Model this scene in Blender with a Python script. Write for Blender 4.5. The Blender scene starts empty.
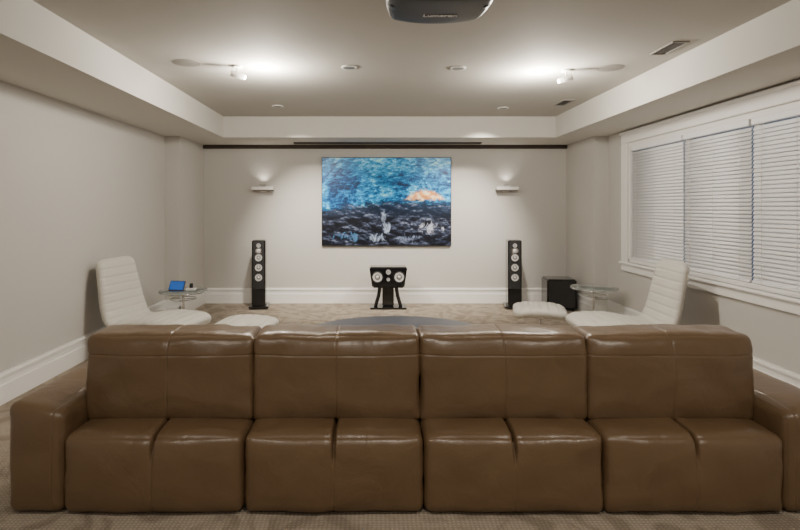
import bpy, bmesh, math, random
from mathutils import Vector, Matrix, noise
random.seed(3)
S = bpy.context.scene
COL = S.collection

# ------------------------------------------------------------ materials
def mat(name, color, rough=0.5, metal=0.0, bump=None, var=None, coat=0.0, emit=None, trans=0.0, spec=0.5, sheen=0.0):
    m = bpy.data.materials.new(name); m.use_nodes = True
    nt = m.node_tree; N = nt.nodes; L = nt.links
    b = N['Principled BSDF']
    b.inputs['Base Color'].default_value = (*color, 1)
    b.inputs['Roughness'].default_value = rough
    b.inputs['Metallic'].default_value = metal
    b.inputs['Coat Weight'].default_value = coat
    b.inputs['Transmission Weight'].default_value = trans
    b.inputs['Specular IOR Level'].default_value = spec
    b.inputs['Sheen Weight'].default_value = sheen
    if emit:
        b.inputs['Emission Color'].default_value = (*emit[0], 1)
        b.inputs['Emission Strength'].default_value = emit[1]
    tc = N.new('ShaderNodeTexCoord')
    if var:
        n = N.new('ShaderNodeTexNoise'); n.inputs['Scale'].default_value = var[0]; n.inputs['Detail'].default_value = 6
        r = N.new('ShaderNodeMix'); r.data_type = 'RGBA'
        k = var[1]
        r.inputs[6].default_value = (*[c*(1-k) for c in color], 1)
        r.inputs[7].default_value = (*[min(1, c*(1+k)) for c in color], 1)
        L.new(tc.outputs['Object'], n.inputs['Vector']); L.new(n.outputs['Fac'], r.inputs[0])
        L.new(r.outputs[2], b.inputs['Base Color'])
    if bump:
        n2 = N.new('ShaderNodeTexNoise'); n2.inputs['Scale'].default_value = bump[0]; n2.inputs['Detail'].default_value = 4
        bp = N.new('ShaderNodeBump'); bp.inputs['Strength'].default_value = bump[1]; bp.inputs['Distance'].default_value = bump[2]
        L.new(tc.outputs['Object'], n2.inputs['Vector']); L.new(n2.outputs['Fac'], bp.inputs['Height'])
        L.new(bp.outputs['Normal'], b.inputs['Normal'])
    return m

M_wall = mat('wall_paint', (0.56, 0.545, 0.515), 0.75, bump=(180, 0.15, 0.002))
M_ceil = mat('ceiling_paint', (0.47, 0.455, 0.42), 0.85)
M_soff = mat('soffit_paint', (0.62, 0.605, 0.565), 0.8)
M_trim = mat('white_trim', (0.88, 0.87, 0.85), 0.4)
M_blind = mat('blind_slat', (0.90, 0.90, 0.91), 0.45)
M_dark = mat('dark_slot', (0.07, 0.055, 0.045), 0.8)
M_black = mat('black_lacquer', (0.008, 0.008, 0.009), 0.15, coat=0.5)
M_blackm = mat('black_matte', (0.02, 0.02, 0.021), 0.5)
M_proj = mat('projector_shell', (0.010, 0.013, 0.019), 0.35, spec=0.35)
M_chrome = mat('chrome', (0.75, 0.75, 0.76), 0.12, metal=1.0)
M_cone = mat('silver_cone', (0.66, 0.66, 0.66), 0.35, metal=0.3)
M_rubber = mat('rubber_surround', (0.015, 0.015, 0.015), 0.6)
M_white = mat('white_leather', (0.60, 0.58, 0.53), 0.45, bump=(60, 0.2, 0.002))
M_plate = mat('white_plastic', (0.8, 0.79, 0.76), 0.4)
M_fabric = mat('speaker_mesh', (0.30, 0.285, 0.26), 0.8)
M_glassdark = mat('smoked_table_top', (0.05, 0.056, 0.075), 0.34, spec=0.4)
M_screen = mat('tablet_screen', (0.01, 0.05, 0.2), 0.2, emit=((0.02, 0.13, 0.5), 0.6))
M_lamp = mat('lamp_lens', (1, 0.95, 0.85), 0.4, emit=((1, 0.9, 0.75), 25))
M_lens = mat('downlight_lens', (0.12, 0.12, 0.11), 0.4, emit=((1, 0.9, 0.75), 0.05))
M_glass = mat('clear_glass', (0.85, 0.95, 0.93), 0.03, trans=0.9)
M_logo = mat('silver_lettering', (0.95, 0.96, 0.98), 0.4)

def leather():
    m = mat('brown_leather', (0.15, 0.1, 0.058), 0.31, spec=0.65)
    nt = m.node_tree; N = nt.nodes; L = nt.links; b = N['Principled BSDF']
    tc = N['Texture Coordinate']
    v = N.new('ShaderNodeTexVoronoi'); v.inputs['Scale'].default_value = 190
    n = N.new('ShaderNodeTexNoise'); n.inputs['Scale'].default_value = 5; n.inputs['Detail'].default_value = 4; n.inputs['Distortion'].default_value = 1.0
    L.new(tc.outputs['Object'], v.inputs['Vector']); L.new(tc.outputs['Object'], n.inputs['Vector'])
    b1 = N.new('ShaderNodeBump'); b1.inputs['Strength'].default_value = 0.22; b1.inputs['Distance'].default_value = 0.0015
    b2 = N.new('ShaderNodeBump'); b2.inputs['Strength'].default_value = 0.5; b2.inputs['Distance'].default_value = 0.014
    L.new(v.outputs['Distance'], b1.inputs['Height']); L.new(n.outputs['Fac'], b2.inputs['Height'])
    L.new(b2.outputs['Normal'], b1.inputs['Normal']); L.new(b1.outputs['Normal'], b.inputs['Normal'])
    r = N.new('ShaderNodeMix'); r.data_type = 'RGBA'
    r.inputs[6].default_value = (0.128, 0.080, 0.042, 1); r.inputs[7].default_value = (0.162, 0.103, 0.056, 1)
    L.new(n.outputs['Fac'], r.inputs[0]); L.new(r.outputs[2], b.inputs['Base Color'])
    return m
M_leather = leather()

def carpet():
    m = mat('carpet', (0.3, 0.25, 0.19), 0.95, spec=0.1, sheen=0.15)
    nt = m.node_tree; N = nt.nodes; L = nt.links; b = N['Principled BSDF']; tc = N['Texture Coordinate']
    n1 = N.new('ShaderNodeTexNoise'); n1.inputs['Scale'].default_value = 2.6; n1.inputs['Detail'].default_value = 3; n1.inputs['Distortion'].default_value = 2.5
    w = N.new('ShaderNodeTexWave'); w.wave_type = 'BANDS'; w.bands_direction = 'X'; w.inputs['Scale'].default_value = 14; w.inputs['Distortion'].default_value = 1.5; w.inputs['Detail'].default_value = 2
    w2 = N.new('ShaderNodeTexWave'); w2.wave_type = 'BANDS'; w2.bands_direction = 'Y'; w2.inputs['Scale'].default_value = 16; w2.inputs['Distortion'].default_value = 1.5
    n2 = N.new('ShaderNodeTexNoise'); n2.inputs['Scale'].default_value = 160; n2.inputs['Detail'].default_value = 3
    for x in (n1, w, w2, n2): L.new(tc.outputs['Object'], x.inputs['Vector'])
    mu = N.new('ShaderNodeMath'); mu.operation = 'MULTIPLY'; L.new(w.outputs['Fac'], mu.inputs[0]); L.new(w2.outputs['Fac'], mu.inputs[1])
    cr = N.new('ShaderNodeValToRGB')
    cr.color_ramp.elements[0].position = 0.42; cr.color_ramp.elements[0].color = (0.25, 0.203, 0.152, 1)
    cr.color_ramp.elements[1].position = 0.56; cr.color_ramp.elements[1].color = (0.37, 0.31, 0.24, 1)
    L.new(n1.outputs['Fac'], cr.inputs['Fac'])
    mx = N.new('ShaderNodeMix'); mx.data_type = 'RGBA'; mx.blend_type = 'MULTIPLY'
    mp = N.new('ShaderNodeMapRange'); mp.inputs['To Min'].default_value = 0.65; mp.inputs['To Max'].default_value = 1.3
    ad = N.new('ShaderNodeMath'); ad.operation = 'ADD'; L.new(mu.outputs[0], ad.inputs[0]); L.new(n2.outputs['Fac'], ad.inputs[1])
    mp.inputs['From Max'].default_value = 1.5
    L.new(ad.outputs[0], mp.inputs['Value']); mx.inputs[0].default_value = 1
    L.new(cr.outputs['Color'], mx.inputs[6]); L.new(mp.outputs['Result'], mx.inputs[7]); L.new(mx.outputs[2], b.inputs['Base Color'])
    bp = N.new('ShaderNodeBump'); bp.inputs['Strength'].default_value = 0.7; bp.inputs['Distance'].default_value = 0.006
    L.new(ad.outputs[0], bp.inputs['Height']); L.new(bp.outputs['Normal'], b.inputs['Normal'])
    return m
M_carpet = carpet()

def art_mat():
    m = bpy.data.materials.new('ice_cave_print'); m.use_nodes = True
    nt = m.node_tree; N = nt.nodes; L = nt.links; b = N['Principled BSDF']; b.inputs['Roughness'].default_value = 0.35
    tc = N.new('ShaderNodeTexCoord'); sp = N.new('ShaderNodeSeparateXYZ'); L.new(tc.outputs['Generated'], sp.inputs[0])
    U = sp.outputs['X']; V = sp.outputs['Z']
    def M(op, a, c=None, clamp=False):
        n = N.new('ShaderNodeMath'); n.operation = op; n.use_clamp = clamp
        for i, x in enumerate((a, c)):
            if x is None: continue
            if isinstance(x, (int, float)): n.inputs[i].default_value = x
            else: L.new(x, n.inputs[i])
        return n.outputs[0]
    def comb(x, y, z=0.0):
        n = N.new('ShaderNodeCombineXYZ')
        for i, q in enumerate((x, y, z)):
            if isinstance(q, (int, float)): n.inputs[i].default_value = q
            else: L.new(q, n.inputs[i])
        return n.outputs[0]
    def mapping(sx, sz, rot=0, off=(0, 0, 0)):
        mp = N.new('ShaderNodeMapping'); mp.inputs['Scale'].default_value = (sx, 0, sz); mp.inputs['Rotation'].default_value = (0, rot, 0); mp.inputs['Location'].default_value = off
        L.new(tc.outputs['Generated'], mp.inputs['Vector']); return mp.outputs[0]
    def noi(sc, det, dist, vec, rough=.5):
        n = N.new('ShaderNodeTexNoise'); n.inputs['Scale'].default_value = sc; n.inputs['Detail'].default_value = det; n.inputs['Distortion'].default_value = dist; n.inputs['Roughness'].default_value = rough
        L.new(vec, n.inputs['Vector']); return n.outputs['Fac']
    def ramp(f, els):
        r = N.new('ShaderNodeValToRGB'); e = r.color_ramp.elements
        e[0].position, e[0].color = els[0][0], (*els[0][1], 1); e[1].position, e[1].color = els[-1][0], (*els[-1][1], 1)
        for p, c in els[1:-1]:
            q = e.new(p); q.color = (*c, 1)
        L.new(f, r.inputs['Fac']); return r.outputs['Color']
    def mix(f, a, c, bt='MIX'):
        n = N.new('ShaderNodeMix'); n.data_type = 'RGBA'; n.blend_type = bt
        if isinstance(f, (int, float)): n.inputs[0].default_value = f
        else: L.new(f, n.inputs[0])
        for i, x in ((6, a), (7, c)):
            if isinstance(x, tuple): n.inputs[i].default_value = (*x, 1)
            else: L.new(x, n.inputs[i])
        return n.outputs[2]
    # vaulted ice ceiling: ribs arch around the cave mouth at right, scalloped facets over them
    du0 = M('MULTIPLY', M('SUBTRACT', U, .80), 1.5); dv0 = M('SUBTRACT', V, .42)
    R = M('SQRT', M('ADD', M('MULTIPLY', du0, du0), M('MULTIPLY', dv0, M('MULTIPLY', dv0, 2.6))))
    A = M('ARCTAN2', dv0, du0)
    rib = noi(1.0, 7, 1.0, comb(M('MULTIPLY', R, 8.0), M('MULTIPLY', A, 3.6)), .65)
    fac = noi(11, 8, .5, mapping(1.3, 2.4, .2), .78)
    big = noi(2.4, 2, .3, mapping(1.1, 1.3, 0, (3, 0, 1)))
    vo = N.new('ShaderNodeTexVoronoi'); vo.inputs['Scale'].default_value = 13.0; vo.feature = 'DISTANCE_TO_EDGE'
    L.new(comb(M('ADD', M('MULTIPLY', U, 1.2), M('MULTIPLY', rib, .35)), M('ADD', M('MULTIPLY', V, 1.6), M('MULTIPLY', fac, .12))), vo.inputs['Vector'])
    edge = M('SUBTRACT', 1, M('MULTIPLY', vo.outputs['Distance'], 5), True)
    f1 = M('ADD', M('ADD', M('MULTIPLY', rib, .34), M('MULTIPLY', fac, .42)), M('MULTIPLY', big, .24))
    f1 = M('ADD', f1, M('MULTIPLY', M('SUBTRACT', edge, .35), .045))
    ice = ramp(f1, [(0.40, (0.0, 0.008, 0.035)), (0.455, (0.0, 0.05, 0.18)), (0.50, (0.0, 0.17, 0.46)), (0.545, (0.01, 0.38, 0.78)), (0.61, (0.35, 0.85, 1.0))])
    # boulders: two scales of rounded cells lit from above
    def rocks(sc, off):
        v2 = N.new('ShaderNodeTexVoronoi'); v2.inputs['Scale'].default_value = sc; v2.inputs['Randomness'].default_value = .95; L.new(mapping(1.1, 1.4, .1, off), v2.inputs['Vector'])
        v3 = N.new('ShaderNodeTexVoronoi'); v3.inputs['Scale'].default_value = sc; v3.inputs['Randomness'].default_value = .95; L.new(mapping(1.1, 1.4, .1, (off[0]+.1/sc, 0, off[2]+.35/sc)), v3.inputs['Vector'])
        return M('SUBTRACT', v2.outputs['Distance'], v3.outputs['Distance'])
    s1 = rocks(11, (0, 0, 0)); s2 = rocks(26, (2, 0, 5))
    n3 = noi(34, 5, 0, mapping(1.3, 1))
    patch = noi(3.2, 2, 0, mapping(1.4, 1.6, 0, (7, 0, 2)))
    sh = M('ADD', M('MULTIPLY', s1, -1.0), M('MULTIPLY', s2, -.6))
    sh = M('ADD', M('MULTIPLY', sh, .95), M('ADD', .27, M('MULTIPLY', M('SUBTRACT', n3, .5), .9)))
    sh = M('ADD', sh, M('MULTIPLY', M('SUBTRACT', patch, .5), .9))
    rock = ramp(sh, [(0.10, (0.002, 0.003, 0.008)), (0.38, (0.020, 0.027, 0.052)), (0.60, (0.085, 0.105, 0.17)), (0.88, (0.34, 0.38, 0.50))])
    silk = noi(8, 7, 1.5, mapping(2.8, 1.0, .5), .65)
    def blob(u0, v0, su, sv, k, sh_=9):
        du = M('DIVIDE', M('SUBTRACT', U, u0), su); dv = M('DIVIDE', M('SUBTRACT', V, v0), sv)
        d = M('ADD', M('MULTIPLY', du, du), M('MULTIPLY', dv, dv))
        d = M('ADD', d, M('MULTIPLY', M('SUBTRACT', silk, 0.44), sh_))
        return M('MULTIPLY', M('SUBTRACT', 1, d, True), k)
    for a in ((.475, .31, .03, .10, .85, 4), (.50, .20, .04, .07, .85, 4), (.44, .09, .08, .06, .8, 6)):
        rock = mix(blob(*a), rock, (0.50, 0.62, 0.86))
    rock = mix(blob(0.84, 0.20, 0.10, 0.08, 0.8), rock, (0.55, 0.58, 0.72))
    rock = mix(blob(0.68, 0.08, 0.12, 0.05, 0.6), rock, (0.3, 0.38, 0.58))
    rock = mix(blob(0.20, 0.10, 0.16, 0.05, 0.6), rock, (0.08, 0.24, 0.50))
    rock = mix(M('MULTIPLY', M('SUBTRACT', V, .28), .9, True), rock, (0.0, 0.07, 0.22))
    hz = M('ADD', V, M('MULTIPLY', M('SUBTRACT', fac, 0.5), 0.30))
    hz = M('ADD', hz, M('MULTIPLY', M('MAXIMUM', M('SUBTRACT', .45, U), 0), 0.22))
    f = M('MULTIPLY', M('SUBTRACT', hz, 0.475), 18, True)
    c = mix(f, rock, ice)
    # warm daylight at the cave mouth
    du = M('ABSOLUTE', M('SUBTRACT', U, 0.80)); hgt = M('SUBTRACT', 0.65, M('MULTIPLY', M('MULTIPLY', du, du), 4.5))
    hgt = M('ADD', hgt, M('MULTIPLY', M('SUBTRACT', n3, .5), .09))
    up = M('MULTIPLY', M('SUBTRACT', hgt, V), 26, True); dn = M('MULTIPLY', M('SUBTRACT', V, M('ADD', .51, M('MULTIPLY', M('SUBTRACT', n3, .5), .10))), 40, True)
    g = M('MULTIPLY', up, dn)
    n4 = noi(14, 5, 0, mapping(1.5, 1))
    glow = ramp(n4, [(0.32, (0.45, 0.14, 0.03)), (0.48, (0.9, 0.42, 0.15)), (0.60, (1.0, 0.85, 0.6))])
    c = mix(g, c, glow)
    L.new(c, b.inputs['Base Color'])
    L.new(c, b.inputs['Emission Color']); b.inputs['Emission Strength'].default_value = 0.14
    return m
M_art = art_mat()

# ------------------------------------------------------------ mesh helpers
def link(o, parent=None):
    COL.objects.link(o)
    if parent: o.parent = parent
    return o
def empty(name, loc=(0, 0, 0), rz=0):
    e = bpy.data.objects.new(name, None); e.location = loc; e.rotation_euler = (0, 0, rz); e.empty_display_size = 0.1
    COL.objects.link(e); return e
def from_bm(bm, name, m, parent=None, smooth=False):
    bmesh.ops.recalc_face_normals(bm, faces=bm.faces)
    me = bpy.data.meshes.new(name); bm.to_mesh(me); bm.free()
    if smooth:
        for p in me.polygons: p.use_smooth = True
    me.materials.append(m)
    return link(bpy.data.objects.new(name, me), parent)
def box(name, x0, x1, y0, y1, z0, z1, m, parent=None, bev=0.0):
    bm = bmesh.new(); bmesh.ops.create_cube(bm, size=1)
    for v in bm.verts:
        v.co = Vector(((x0+x1)/2 + v.co.x*(x1-x0), (y0+y1)/2 + v.co.y*(y1-y0), (z0+z1)/2 + v.co.z*(z1-z0)))
    if bev: bmesh.ops.bevel(bm, geom=bm.edges[:], offset=bev, segments=3, affect='EDGES')
    return from_bm(bm, name, m, parent)
def multibox(name, boxes, m, parent=None):
    bm = bmesh.new()
    for (x0, x1, y0, y1, z0, z1) in boxes:
        r = bmesh.ops.create_cube(bm, size=1)
        for v in r['verts']:
            v.co = Vector(((x0+x1)/2 + v.co.x*(x1-x0), (y0+y1)/2 + v.co.y*(y1-y0), (z0+z1)/2 + v.co.z*(z1-z0)))
    return from_bm(bm, name, m, parent)
def lathe(name, prof, m, parent=None, loc=(0, 0, 0), axis='Z', seg=40, smooth=True, sy=1.0):
    bm = bmesh.new(); rings = []
    for r, h in prof:
        ring = []
        for i in range(seg):
            a = 2*math.pi*i/seg
            if axis == 'Z': co = (r*math.cos(a), r*math.sin(a)*sy, h)
            else: co = (r*math.cos(a), -h, r*math.sin(a))
            ring.append(bm.verts.new(Vector(co)+Vector(loc)))
        rings.append(ring)
    for a, b in zip(rings, rings[1:]):
        for i in range(seg):
            bm.faces.new((a[i], a[(i+1) % seg], b[(i+1) % seg], b[i]))
    bm.faces.new(rings[0]); bm.faces.new(rings[-1])
    o = from_bm(bm, name, m, parent, smooth)
    if smooth:
        md = o.modifiers.new('es', 'EDGE_SPLIT'); md.split_angle = math.radians(40)
    return o
def tube(name, pts, r, m, parent=None, cyclic=False):
    cu = bpy.data.curves.new(name, 'CURVE'); cu.dimensions = '3D'; cu.bevel_depth = r; cu.bevel_resolution = 3
    sp = cu.splines.new('POLY'); sp.points.add(len(pts)-1)
    for p, q in zip(sp.points, pts): p.co = (*q, 1)
    sp.use_cyclic_u = cyclic
    cu.materials.append(m)
    tmp = bpy.data.objects.new('t', cu); COL.objects.link(tmp)
    dg = bpy.context.evaluated_depsgraph_get()
    me = bpy.data.meshes.new_from_object(tmp.evaluated_get(dg))
    bpy.data.objects.remove(tmp)
    for p in me.polygons: p.use_smooth = True
    return link(bpy.data.objects.new(name, me), parent)

def puffy(name, lo, hi, r, n, bulge, seams, m, parent, wr=0.003, shape=None):
    """Upholstered block: rounded, crowned faces, stitched seams pulled in."""
    lo = Vector(lo); hi = Vector(hi); c = (lo+hi)/2; h = (hi-lo)/2
    grids = []
    for ax in range(3):
        g = [math.sin(math.pi/2*(-1+2*i/n[ax]))*h[ax] for i in range(n[ax]+1)]
        for (a, pos, w, d) in seams:
            if a == ax:
                for k in (-2.4, -1.6, -1, -0.5, 0, 0.5, 1, 1.6, 2.4): g.append(pos-c[ax]+k*w)
        g = sorted(x for x in g if -h[ax]-1e-6 <= x <= h[ax]+1e-6)
        g2 = [g[0]]
        for x in g[1:]:
            if x-g2[-1] > 0.0012: g2.append(x)
        g2[-1] = h[ax]
        grids.append(g2)
    gx, gy, gz = grids; nx, ny, nz = len(gx)-1, len(gy)-1, len(gz)-1
    bm = bmesh.new(); vd = {}
    def V(i, j, k):
        key = (i, j, k)
        if key in vd: return vd[key]
        p = Vector((gx[i], gy[j], gz[k]))
        inner = Vector([max(-(h[a]-r), min(h[a]-r, p[a])) for a in range(3)])
        d = p-inner
        nr = d.normalized() if d.length > 1e-9 else Vector((0, 0, 1))
        q = inner+nr*r
        u = [p[a]/h[a] for a in range(3)]
        for a in range(3):
            b_, c_ = (a+1) % 3, (a+2) % 3
            q[a] += (1 if u[a] > 0 else -1)*abs(u[a])**6*bulge[a]*(1-u[b_]**4)*(1-u[c_]**4)
        w = q+c
        for (ax, pos, wd, dep) in seams:
            t = (p[ax]+c[ax]-pos)/wd
            if abs(t) < 4: w = w - nr*dep(p+c)*math.exp(-t*t)
        if wr:
            w = w+nr*wr*(noise.noise(w*6)+0.5*noise.noise(w*15))
        if shape: w = shape(w)
        vd[key] = bm.verts.new(w); return vd[key]
    for i in range(nx):
        for j in range(ny):
            for k in (0, nz): bm.faces.new((V(i, j, k), V(i+1, j, k), V(i+1, j+1, k), V(i, j+1, k)))
    for i in range(nx):
        for k in range(nz):
            for j in (0, ny): bm.faces.new((V(i, j, k), V(i+1, j, k), V(i+1, j, k+1), V(i, j, k+1)))
    for j in range(ny):
        for k in range(nz):
            for i in (0, nx): bm.faces.new((V(i, j, k), V(i, j+1, k), V(i, j+1, k+1), V(i, j, k+1)))
    return from_bm(bm, name, m, parent, True)

# ------------------------------------------------------------ room shell
XL, XR, YB, YN = -3.02, 3.44, 8.33, -2.6
ZS, ZC = 2.63, 2.94
TL, TR, TF, TN = -2.2, 2.72, 7.4, -1.7
box('floor', XL-.15, XR+.15, YN-.15, YB+.15, -0.1, 0, M_carpet)
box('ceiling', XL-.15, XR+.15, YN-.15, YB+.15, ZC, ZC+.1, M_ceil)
box('wall_back', XL-.15, XR+.15, YB, YB+.15, 0, ZC, M_wall)
box('wall_left', XL-.15, XL, YN, YB, 0, ZC, M_wall)
box('wall_front', XL-.15, XR+.15, YN-.15, YN, 0, ZC, M_wall)
WY0, WY1, WZ0, WZ1 = 3.5, 6.72, 0.86, 2.46
multibox('wall_right', [(XR, XR+.15, YN, YB, 0, WZ0), (XR, XR+.15, YN, YB, WZ1, ZC), (XR, XR+.15, YN, WY0, WZ0, WZ1), (XR, XR+.15, WY1, YB, WZ0, WZ1)], M_wall)
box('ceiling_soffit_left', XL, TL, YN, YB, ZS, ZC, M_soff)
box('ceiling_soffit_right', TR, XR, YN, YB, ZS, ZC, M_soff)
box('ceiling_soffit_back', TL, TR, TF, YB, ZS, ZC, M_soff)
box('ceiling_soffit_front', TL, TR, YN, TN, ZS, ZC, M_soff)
box('wall_pilaster_left', XL, -2.80, 7.28, YB, 0, ZS, M_wall)
box('wall_pilaster_right', 3.235, XR, 7.28, YB, 0, ZS, M_wall)
box('screen_slot_shadow', -2.80, 3.235, YB-.05, YB, ZS-.06, ZS, M_dark)  # dark-coloured strip standing in for the shadow in the screen slot
multibox('trim_screen_cassette', [(-1.25, 1.75, 7.95, 8.10, ZS-.015, ZS)], M_dark)
def baseb(name, boxes):
    multibox(name, boxes, M_trim)
bh = 0.25
def bb_y(xf, s, y0, y1):
    a, b, c = xf, xf+s*.018, xf+s*.028
    return [(min(a, b), max(a, b), y0, y1, 0, bh-.02), (min(a, c), max(a, c), y0, y1, 0, bh*0.62), (min(a, c), max(a, c), y0, y1, bh-.035, bh-.015), (min(a, b), max(a, b), y0, y1, bh-.02, bh)]
def bb_x(yf, s, x0, x1):
    return [(b[2], b[3], b[0], b[1], b[4], b[5]) for b in bb_y(yf, s, x0, x1)]
baseb('baseboard_left', bb_y(XL, 1, YN, 7.28)+bb_x(7.28, -1, XL, -2.80)+bb_y(-2.80, 1, 7.28, YB))
baseb('baseboard_right', bb_y(XR, -1, YN, 7.28)+bb_x(7.28, -1, 3.235, XR)+bb_y(3.235, -1, 7.28, YB))
baseb('baseboard_back', bb_x(YB, -1, -2.77, 3.205))
baseb('baseboard_front', bb_x(YN, 1, XL+.03, XR-.03))

# ------------------------------------------------------------ window
win = empty('window_1', (XR, (WY0+WY1)/2, 0))
def lw(n, x0, x1, y0, y1, z0, z1, m, bev=0.0):
    yc = (WY0+WY1)/2
    return box(n, x0-XR, x1-XR, y0-yc, y1-yc, z0, z1, m, win, bev)
c = 0.13
lw('casing_top', XR-.03, XR, WY0-c, WY1+c, WZ1, WZ1+c, M_trim, .006)
lw('casing_cap', XR-.05, XR, WY0-c-.02, WY1+c+.02, WZ1+c-.012, WZ1+c+.02, M_trim, .006)
lw('casing_far', XR-.03, XR, WY1, WY1+c, WZ0, WZ1, M_trim, .006)
lw('casing_near', XR-.03, XR, WY0-c, WY0, WZ0, WZ1, M_trim, .006)
lw('sill', XR-.06, XR+.03, WY0-c-.02, WY1+c+.02, WZ0-.03, WZ0, M_trim, .008)
lw('apron', XR-.03, XR, WY0-c, WY1+c, WZ0-.125, WZ0-.03, M_trim, .006)
lw('frame_top', XR+.005, XR+.12, WY0, WY1, WZ1-.06, WZ1, M_trim)
lw('frame_bottom', XR+.02, XR+.12, WY0, WY1, WZ0, WZ0+.045, M_trim)
lw('frame_far', XR+.005, XR+.12, WY1-.05, WY1, WZ0+.045, WZ1-.06, M_trim)
lw('frame_near', XR+.005, XR+.12, WY0, WY0+.05, WZ0+.045, WZ1-.06, M_trim)
mull = [WY0+.05, 4.56, 5.56, WY1-.05]
for i in (1, 2): lw('mullion_%d' % i, XR+.07, XR+.12, mull[i]-.03, mull[i]+.03, WZ0+.045, WZ1-.06, M_trim)
lw('glass', XR+.10, XR+.105, WY0+.05, WY1-.05, WZ0+.045, WZ1-.06, M_glass)
for i in range(3):
    y0, y1 = mull[i]+.012, mull[i+1]-.012
    bl = empty('window_blind', (XR+.035, (y0+y1)/2, 0)); hy = (y1-y0)/2
    box('headrail', -.03, .03, -hy, hy, WZ1-.115, WZ1-.06, M_blind, bl, .004)
    bm = bmesh.new(); z = WZ0+.085
    while z < WZ1-.12:
        a = math.radians(65); hw = .022
        dx, dz = hw*math.cos(a), hw*math.sin(a)
        nrm = Vector((-math.sin(a), 0, math.cos(a)))
        pr = [Vector((dx*t, 0, dz*t)) + nrm*.004*(1-t*t) for t in (-1, -.5, 0, .5, 1)]
        vs = [[bm.verts.new((p.x, yy, z+p.z)) for p in pr] for yy in (-hy, hy)]
        for q in range(4): bm.faces.new((vs[0][q], vs[0][q+1], vs[1][q+1], vs[1][q]))
        z += .038
    o = from_bm(bm, 'slats', M_blind, bl, True); md = o.modifiers.new('s', 'SOLIDIFY'); md.thickness = .002
    box('bottom_rail', -.022, .022, -hy, hy, WZ0+.05, WZ0+.068, M_blind, bl, .003)
    for t in (-.75, 0, .75):
        tube('cord', [(-.027, hy*t, WZ0+.06), (-.027, hy*t, WZ1-.08)], .002, M_plate, bl)

# ------------------------------------------------------------ sofa
SX0, SX1 = -1.605, 2.145
YS = 2.585
sofa = empty('sofa', (0.27, 3.15, 0))
def off(p): return (p[0]-.27, p[1]-3.15, p[2])
W = (SX1-SX0)/4
def P(name, lo, hi, r, n, bulge, seams, **k):
    lo2, hi2 = off(lo), off(hi)
    sm = [(a, pos-(.27 if a == 0 else 3.15 if a == 1 else 0), w, d) for a, pos, w, d in seams]
    return puffy(name, lo2, hi2, r, n, bulge, sm, M_leather, sofa, **k)
for i in range(4):
    x0 = SX0+i*W; x1 = x0+W; xm = (x0+x1)/2
    g = .001
    def dep(p):
        t = max(0, min(1, (p.z-.27)/.11)); return .004+.046*t
    P('lower_back_%d' % (i+1), (x0+g, YS, .008), (x1-g, 2.98, .412), .04, (28, 10, 20), (.0, .024, .016), [(0, xm, .008, dep)], wr=.009)
    def tilt(w):
        w = w.copy(); w.y += .03*(max(0, w.z-.75)/.14)**2
        return w
    P('upper_back_%d' % (i+1), (x0+g-.002, 2.79, .395), (x1-g+.002, 3.04, .880), .034, (28, 10, 24), (.0, .03, .008),
      [(0, xm, .005, lambda p: .004), (2, .775, .005, lambda p: .003)], wr=.011, shape=tilt)
    P('seat_%d' % (i+1), (x0+g, 2.95, .16), (x1-g, 3.66, .45), .05, (20, 16, 10), (.002, .012, .02), [(0, xm, .01, lambda p: .02)], wr=.005)
box('base_frame', SX0-.27, SX1-.27, 2.68-3.15, 3.6-3.15, .02, .2, M_blackm, sofa)
def inner_drop(side):
    def f(w):
        w = w.copy(); xw = w.x+.27
        t = (xw-(SX0-.285))/.28 if side < 0 else ((SX1+.285)-xw)/.28
        w.z -= .05*max(0, min(1, t))**1.5*max(0, (w.z-.3)/.27)
        return w
    return f
P('arm_1', (SX0-.290, YS+.0, .008), (SX0+.004, 3.68, .585), .05, (16, 26, 20), (.008, .010, .006), [(0, SX0-.05, .005, lambda p: .004)], wr=.007, shape=inner_drop(-1))
P('arm_2', (SX1-.004, YS+.0, .008), (SX1+.290, 3.68, .585), .05, (16, 26, 20), (.008, .010, .006), [(0, SX1+.05, .005, lambda p: .004)], wr=.007, shape=inner_drop(1))
k = 0
for fx in (SX0-.2, SX0+W, SX0+2*W, SX0+3*W, SX1+.2):
    for fy in (2.72, 3.55):
        k += 1
        lathe('foot_%d' % k, [(.02, 0), (.025, .05)], M_blackm, sofa, off((fx, fy, 0)), seg=16)

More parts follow.
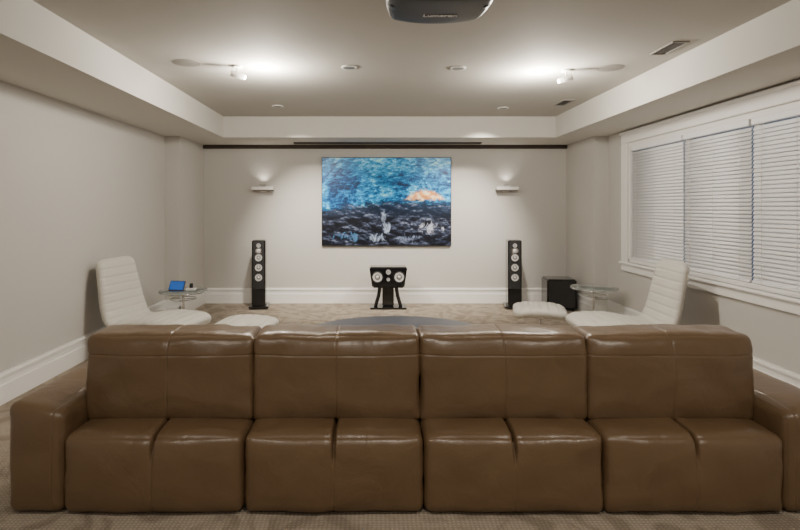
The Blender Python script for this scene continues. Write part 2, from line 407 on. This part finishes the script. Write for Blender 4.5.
# ------------------------------------------------------------ lounge chairs & ottomans
def resample(pts, n):
    P_ = [Vector((p[0], 0, p[1])) for p in pts]; out = []
    ext = [2*P_[0]-P_[1]]+P_+[2*P_[-1]-P_[-2]]
    for i in range(1, len(ext)-2):
        for k in range(12):
            t = k/12; a, b, c_, d = ext[i-1:i+3]
            out.append(.5*((2*b)+(-a+c_)*t+(2*a-5*b+4*c_-d)*t*t+(-a+3*b-3*c_+d)*t**3))
    out.append(P_[-1])
    L_ = [0]
    for a, b in zip(out, out[1:]): L_.append(L_[-1]+(b-a).length)
    res = []; j = 0
    for i in range(n+1):
        s = L_[-1]*i/n
        while j < len(L_)-2 and L_[j+1] < s: j += 1
        t = (s-L_[j])/max(1e-9, L_[j+1]-L_[j]); res.append(out[j].lerp(out[j+1], t))
    return res, L_[-1]
def slab(name, pts, wid, th, m, parent, quilt=.09, endr=.10, n=150):
    res, Lt = resample(pts, n); bm = bmesh.new(); rings = []; mm = 14
    for i, p in enumerate(res):
        a = res[max(0, i-1)]; b = res[min(n, i+1)]; t = (b-a).normalized()
        nr = Vector((t.z, 0, -t.x))
        s = Lt*i/n; e = min(s, Lt-s)
        k = math.sqrt(max(0.02, 1-(max(0, endr-e)/endr)**2))
        w = wid(i/n)-endr*(1-k)*.9; thk = th*math.sqrt(max(.06, 1-(max(0, .05-e)/.05)**2))
        gq = abs(((s/quilt) % 1)-.5)*2; gr = math.exp(-((1-gq)/.16)**2) if quilt else 0
        ring = []
        for q in range(mm+1):
            u = -math.cos(math.pi*q/mm); edge = (1-abs(u)**5)**.5 if abs(u) < 1 else 0
            ring.append(bm.verts.new(p+Vector((0, u*w, 0))+nr*(thk*.5*edge*(1-.18*gr))))
        for q in range(mm-1, 0, -1):
            u = -math.cos(math.pi*q/mm); edge = (1-abs(u)**5)**.5
            ring.append(bm.verts.new(p+Vector((0, u*w, 0))-nr*(thk*.5*edge*(1-.18*gr))))
        rings.append(ring)
    for a, b in zip(rings, rings[1:]):
        for i in range(len(a)):
            bm.faces.new((a[i], a[(i+1) % len(a)], b[(i+1) % len(a)], b[i]))
    bm.faces.new(rings[0]); bm.faces.new(rings[-1])
    return from_bm(bm, name, m, parent, True)
def chair(loc, rz):
    e = empty('lounge_chair', loc, rz)
    pts = [(.70, .32), (.60, .385), (.30, .395), (.0, .35), (-.13, .38), (-.20, .52), (-.25, .74), (-.29, .92), (-.32, 1.04)]
    slab('shell_cushion', pts, lambda t: .34 if t < .5 else .34-.07*((t-.5)/.5)**1.3, .12, M_white, e)
    lathe('pedestal', [(.035, .0), (.035, .29), (.10, .315), (.10, .325)], M_chrome, e, (.15, 0, .0))
    lathe('base_disc', [(.29, 0), (.29, .008), (.27, .016), (.05, .026)], M_chrome, e, (.15, 0, 0))
    return e
def ottoman(loc, rz):
    e = empty('ottoman', loc, rz)
    pts = [(.29, .315), (.2, .36), (0, .375), (-.2, .36), (-.29, .315)]
    slab('cushion', pts, lambda t: .27, .14, M_white, e, quilt=.10, n=80)
    lathe('pedestal', [(.03, .0), (.03, .26), (.12, .285), (.12, .31)], M_chrome, e)
    lathe('base_disc', [(.22, 0), (.22, .008), (.20, .016), (.05, .024)], M_chrome, e)
chair((-2.54, 5.46, 0), math.radians(-14))
chair((2.84, 5.25, 0), math.radians(176))
ottoman((-1.32, 5.22, 0), math.radians(-8))
ottoman((2.00, 5.98, 0), math.radians(165))

# ------------------------------------------------------------ side tables
def side_table(loc, rz=0):
    e = empty('side_table', loc, rz)
    lathe('glass_top', [(.30, .50), (.305, .504), (.305, .51), (.30, .514)], M_glass, e, seg=56)
    tube('top_ring', [(.30*math.cos(a*math.pi/24), .30*math.sin(a*math.pi/24), .496) for a in range(48)], .008, M_chrome, e, True)
    tube('cross_bar', [(-.3, 0, .494), (.3, 0, .494)], .007, M_chrome, e)
    tube('stem', [(.0, .0, .012), (.0, .0, .494)], .016, M_chrome, e)
    tube('lower_ring', [(.16*math.cos(a*math.pi/20), .16*math.sin(a*math.pi/20), .40) for a in range(40)], .007, M_chrome, e, True)
    tube('lower_bar', [(-.16, 0, .40), (.16, 0, .40)], .006, M_chrome, e)
    lathe('base_disc', [(.2, 0), (.2, .008), (.03, .018)], M_chrome, e)
    return e
side_table((-2.47, 6.55, 0)); side_table((3.02, 6.80, 0), .4)
tb = empty('tablet', (-2.55, 6.50, .514), math.radians(-12))
o = box('case', -.11, .11, -.006, .006, 0, .13, M_blackm, tb, .004); o.rotation_euler = (math.radians(-25), 0, 0)
o = box('screen', -.10, .10, -.008, -.0055, .010, .12, M_screen, tb); o.rotation_euler = (math.radians(-25), 0, 0)
box('stand', -.05, .05, 0, .09, 0, .008, M_blackm, tb)
cup = empty('remote_control_dock', (-2.36, 6.52, .514))
box('dock_base', -.06, .06, -.04, .04, 0, .03, M_plate, cup, .008)
o = box('handset', -.022, .022, -.008, .008, .028, .09, M_blackm, cup, .004); o.rotation_euler = (math.radians(-10), 0, 0)

# ------------------------------------------------------------ coffee table
ct = empty('coffee_table', (.24, 4.60, 0))
lathe('table_top', [(.84, .422), (.86, .430), (.86, .447), (.84, .452)], M_glassdark, ct, seg=80, sy=.80)
lathe('plinth', [(.30, 0), (.30, .02), (.10, .05), (.08, .22), (.12, .40), (.30, .422)], M_blackm, ct, seg=48)

# ------------------------------------------------------------ speakers
def driver(parent, x, z, r, y, nm):
    lathe(nm+'_surround', [(r, 0), (r, .006), (r*.93, .010), (r*.82, .004)], M_rubber, parent, (x, y, z), 'Y')
    lathe(nm+'_cone', [(r*.82, .004), (r*.80, .007), (r*.35, .003), (r*.30, .008), (r*.12, .014), (.001, .015)], M_cone, parent, (x, y, z), 'Y')
    lathe(nm+'_groove', [(r*.40, .0075), (r*.40, .0085), (r*.31, .0085), (r*.31, .0075)], M_rubber, parent, (x, y, z), 'Y')
def tower(loc, rz):
    e = empty('tower_speaker', loc, rz)
    box('cabinet', -.105, .105, -.15, .15, .05, 1.08, M_black, e, .012)
    box('baffle', -.085, .085, -.158, -.149, .32, 1.065, M_blackm, e, .004)
    box('plinth', -.15, .15, -.18, .18, .02, .05, M_black, e, .006)
    for i, (sx, sy) in enumerate(((-1, -1), (1, -1), (-1, 1), (1, 1))):
        lathe('spike_%d' % (i+1), [(.004, 0), (.014, .02)], M_chrome, e, (sx*.13, sy*.15, 0), seg=12)
    for i, z in enumerate((.50, .655, .81)): driver(e, 0, z, .068, -.158, 'woofer_%d' % (i+1))
    driver(e, 0, 1.0, .04, -.158, 'tweeter')
    lathe('tweeter_ring', [(.052, 0), (.052, .004), (.041, .006)], M_chrome, e, (0, -.157, .915), 'Y')
    lathe('tweeter_dome', [(.041, 0), (.03, .008), (.001, .014)], M_cone, e, (0, -.157, .915), 'Y')
tower((-1.79, 7.95, 0), math.radians(8)); tower((2.25, 7.95, 0), math.radians(-8))
cs = empty('center_speaker', (.255, 7.95, 0))
bm = bmesh.new(); bmesh.ops.create_cube(bm, size=1)
for v in bm.verts:
    top = v.co.z > 0; v.co = Vector((v.co.x*(.60 if top else .50), v.co.y*(.30), .335 if not top else .66))
    if not top and v.co.y > 0: v.co.y -= .05
bmesh.ops.bevel(bm, geom=bm.edges[:], offset=.02, segments=3, affect='EDGES')
from_bm(bm, 'cabinet', M_black, cs)
driver(cs, -.17, .505, .09, -.15, 'woofer_1'); driver(cs, .17, .505, .09, -.15, 'woofer_2')
driver(cs, 0, .585, .045, -.15, 'midrange'); driver(cs, 0, .47, .032, -.15, 'tweeter')
for sx in (-1, 1):
    tube('stand_leg_%s' % ('a' if sx < 0 else 'b'), [(sx*.13, -.02, .34), (sx*.15, -.02, .20), (sx*.20, -.02, .03)], .03, M_black, cs)
box('stand_mast', -.09, .09, -.03, .03, .03, .34, M_black, cs, .01)
box('stand_base', -.29, .29, -.17, .15, 0, .03, M_black, cs, .012)
sw = empty('subwoofer', (2.93, 7.85, 0), math.radians(-6))
box('cabinet', -.22, .22, -.2, .2, .03, .49, M_black, sw, .02)
box('grille', -.195, .195, -.215, -.199, .06, .46, M_blackm, sw, .01)
for i, (sx, sy) in enumerate(((-1, -1), (1, -1), (-1, 1), (1, 1))):
    lathe('foot_%d' % (i+1), [(.02, 0), (.025, .031)], M_rubber, sw, (sx*.17, sy*.15, 0), seg=16)

# ------------------------------------------------------------ artwork, wall lights
art = empty('framed_wall_art', (.24, YB, 0))
box('frame', -1.075, 1.075, -.045, 0, .955, 2.425, M_blackm, art, .004)
box('print', -1.063, 1.063, -.049, -.044, .967, 2.413, M_art, art)
WARM = (1, .91, .785)
for x in (-1.80, 2.23):
    w = empty('wall_light', (x, YB, 1.90))
    box('backplate', -.06, .06, -.02, 0, -.05, .05, M_plate, w, .004)
    box('body', -.18, .18, -.13, -.02, -.02, .035, M_plate, w, .008)
    box('underside', -.165, .165, -.12, -.03, -.032, -.019, M_dark, w)
    box('top_cap', -.05, .05, -.11, -.04, .034, .075, M_chrome, w, .006)
    l = bpy.data.lights.new('uplight', 'SPOT'); l.energy = 3; l.color = WARM; l.spot_size = math.radians(130); l.spot_blend = 1; l.shadow_soft_size = .02
    o = bpy.data.objects.new('lamp', l); COL.objects.link(o); o.parent = w; o.location = (0, -.09, .10); o.rotation_euler = (math.pi-.2, 0, 0)

# ------------------------------------------------------------ ceiling fittings
def downlight(x, y, power, z=ZC, blend=.9, ang=150, rad=.05, tilt=(0, 0, -1)):
    e = empty('recessed_downlight', (x, y, z))
    lathe('trim_ring', [(.075, -.001), (.075, -.008), (.055, -.010), (.05, -.003)], M_plate, e, seg=32)
    lathe('lens', [(.056, -.0102), (.04, -.0110)], M_lens, e, seg=24)
    if power:
        l = bpy.data.lights.new('downlight_lamp', 'SPOT'); l.energy = power; l.color = WARM; l.spot_size = math.radians(ang); l.spot_blend = blend; l.shadow_soft_size = rad
        o = bpy.data.objects.new('lamp', l); o.location = (0, 0, -.05); COL.objects.link(o); o.parent = e
        o.rotation_euler = Vector(tilt).to_track_quat('-Z', 'Y').to_euler()
downlight(-.22, 4.79, 60); downlight(.83, 4.82, 60)
downlight(-1.25, 6.63, 480, tilt=(.30, .95, -1.3), ang=76, blend=1); downlight(1.77, 6.75, 480, tilt=(-.30, .95, -1.3), ang=76, blend=1)
for x in (-1.5, .26, 2.0):  # unseen downlights added above and behind the camera to light the sofa
    for y in (1.0, -.8): downlight(x, y, (60 if x < 0 else 88) if y > 0 else 50, rad=.06)
def cspot(x, y, s):
    e = empty('ceiling_spotlight', (x, y, ZC))
    lathe('canopy', [(.05, 0), (.05, -.015), (.045, -.02)], M_plate, e, seg=28)
    tube('stem', [(0, 0, -.01), (0, 0, -.07)], .008, M_plate, e)
    hd = lathe('head', [(.026, -.06), (.028, -.055), (.028, .06), (.024, .07), (.022, .05)], M_plate, e, (0, 0, 0), seg=28)
    hd.location = (0, 0, -.085); hd.rotation_euler = Vector((s*.9, .25, -.25)).to_track_quat('Z', 'Y').to_euler()
    bl = lathe('bulb', [(.010, .045), (.019, .06), (.019, .075), (.010, .085)], M_lamp, e, seg=20)
    bl.location = hd.location; bl.rotation_euler = hd.rotation_euler
    l = bpy.data.lights.new('spot_lamp', 'POINT'); l.energy = 100; l.color = WARM; l.shadow_soft_size = .07
    o = bpy.data.objects.new('lamp', l); o.location = (s*.24, .05, -.17); COL.objects.link(o); o.parent = e
cspot(-1.28, 4.75, 1); cspot(1.90, 4.89, -1)
for x, y in ((-1.73, 4.65), (2.30, 4.82)):
    e = empty('ceiling_speaker', (x, y, ZC))
    lathe('rim', [(.125, 0), (.125, -.002), (.115, -.0025), (.112, -.002)], M_fabric, e, seg=40)
    lathe('grille', [(.114, -.0022), (.112, -.0028), (.02, -.0032)], M_fabric, e, seg=40)
for x, y, rz in ((2.50, 4.21, 0), (2.46, 6.4, 0)):
    e = empty('air_vent', (x, y, ZC), rz)
    multibox('frame', [(-.07, .07, -.17, -.155, -.01, 0), (-.07, .07, .155, .17, -.01, 0), (-.07, -.055, -.155, .155, -.01, 0), (.055, .07, -.155, .155, -.01, 0)], M_fabric, e)
    box('duct', -.055, .055, -.155, .155, -.003, 0, M_blackm, e)
    multibox('louvres', [(-.055+.022*i-.0015, -.055+.022*i+.0015, -.155, .155, -.007, -.002) for i in range(1, 5)], M_dark, e)

# ------------------------------------------------------------ projector
pj = empty('projector', (.385, 2.92, 0))
def pshape(w):
    w = w.copy()
    t = max(0, (w.y)/.23)
    w.x *= 1-.10*t*t
    w.y -= .10*(w.x/.31)**2*(1 if w.y > 0 else .3)
    return w
puffy('body', (-.31, -.22, 2.745), (.31, .24, 2.90), .05, (24, 16, 12), (.0, .0, .006), [], M_proj, pj, wr=0, shape=pshape)
lathe('mount', [(.06, 2.89), (.06, 2.92), (.09, 2.925), (.09, ZC)], M_blackm, pj, (0, 0, 0))
lathe('lens_barrel', [(.06, -.24), (.06, -.20), (.045, -.20), (.04, -.23)], M_black, pj, (0, 0, 2.825), 'Y')
cu = bpy.data.curves.new('lettering', 'FONT'); cu.body = 'Lumeron'; cu.size = .056; cu.extrude = .0008; cu.offset = .0008; cu.align_x = 'CENTER'; cu.align_y = 'CENTER'; cu.materials.append(M_logo)
tx = bpy.data.objects.new('lettering', cu); COL.objects.link(tx); tx.parent = pj
tx.location = (.02, .05, 2.736); tx.rotation_euler = (math.pi, 0, 0)

# ------------------------------------------------------------ world & camera
w = bpy.data.worlds.new('dusk'); S.world = w; w.use_nodes = True
w.node_tree.nodes['Background'].inputs[0].default_value = (.16, .22, .4, 1)
w.node_tree.nodes['Background'].inputs[1].default_value = 0.6
cam = bpy.data.cameras.new('camera'); co = bpy.data.objects.new('camera', cam); COL.objects.link(co)
co.location = (0, 0, 1.6); co.rotation_euler = (math.pi/2, 0, 0)
cam.sensor_width = 36; cam.lens = 22.5; cam.shift_x = .035; cam.shift_y = -.0725; cam.clip_start = .05
S.camera = co
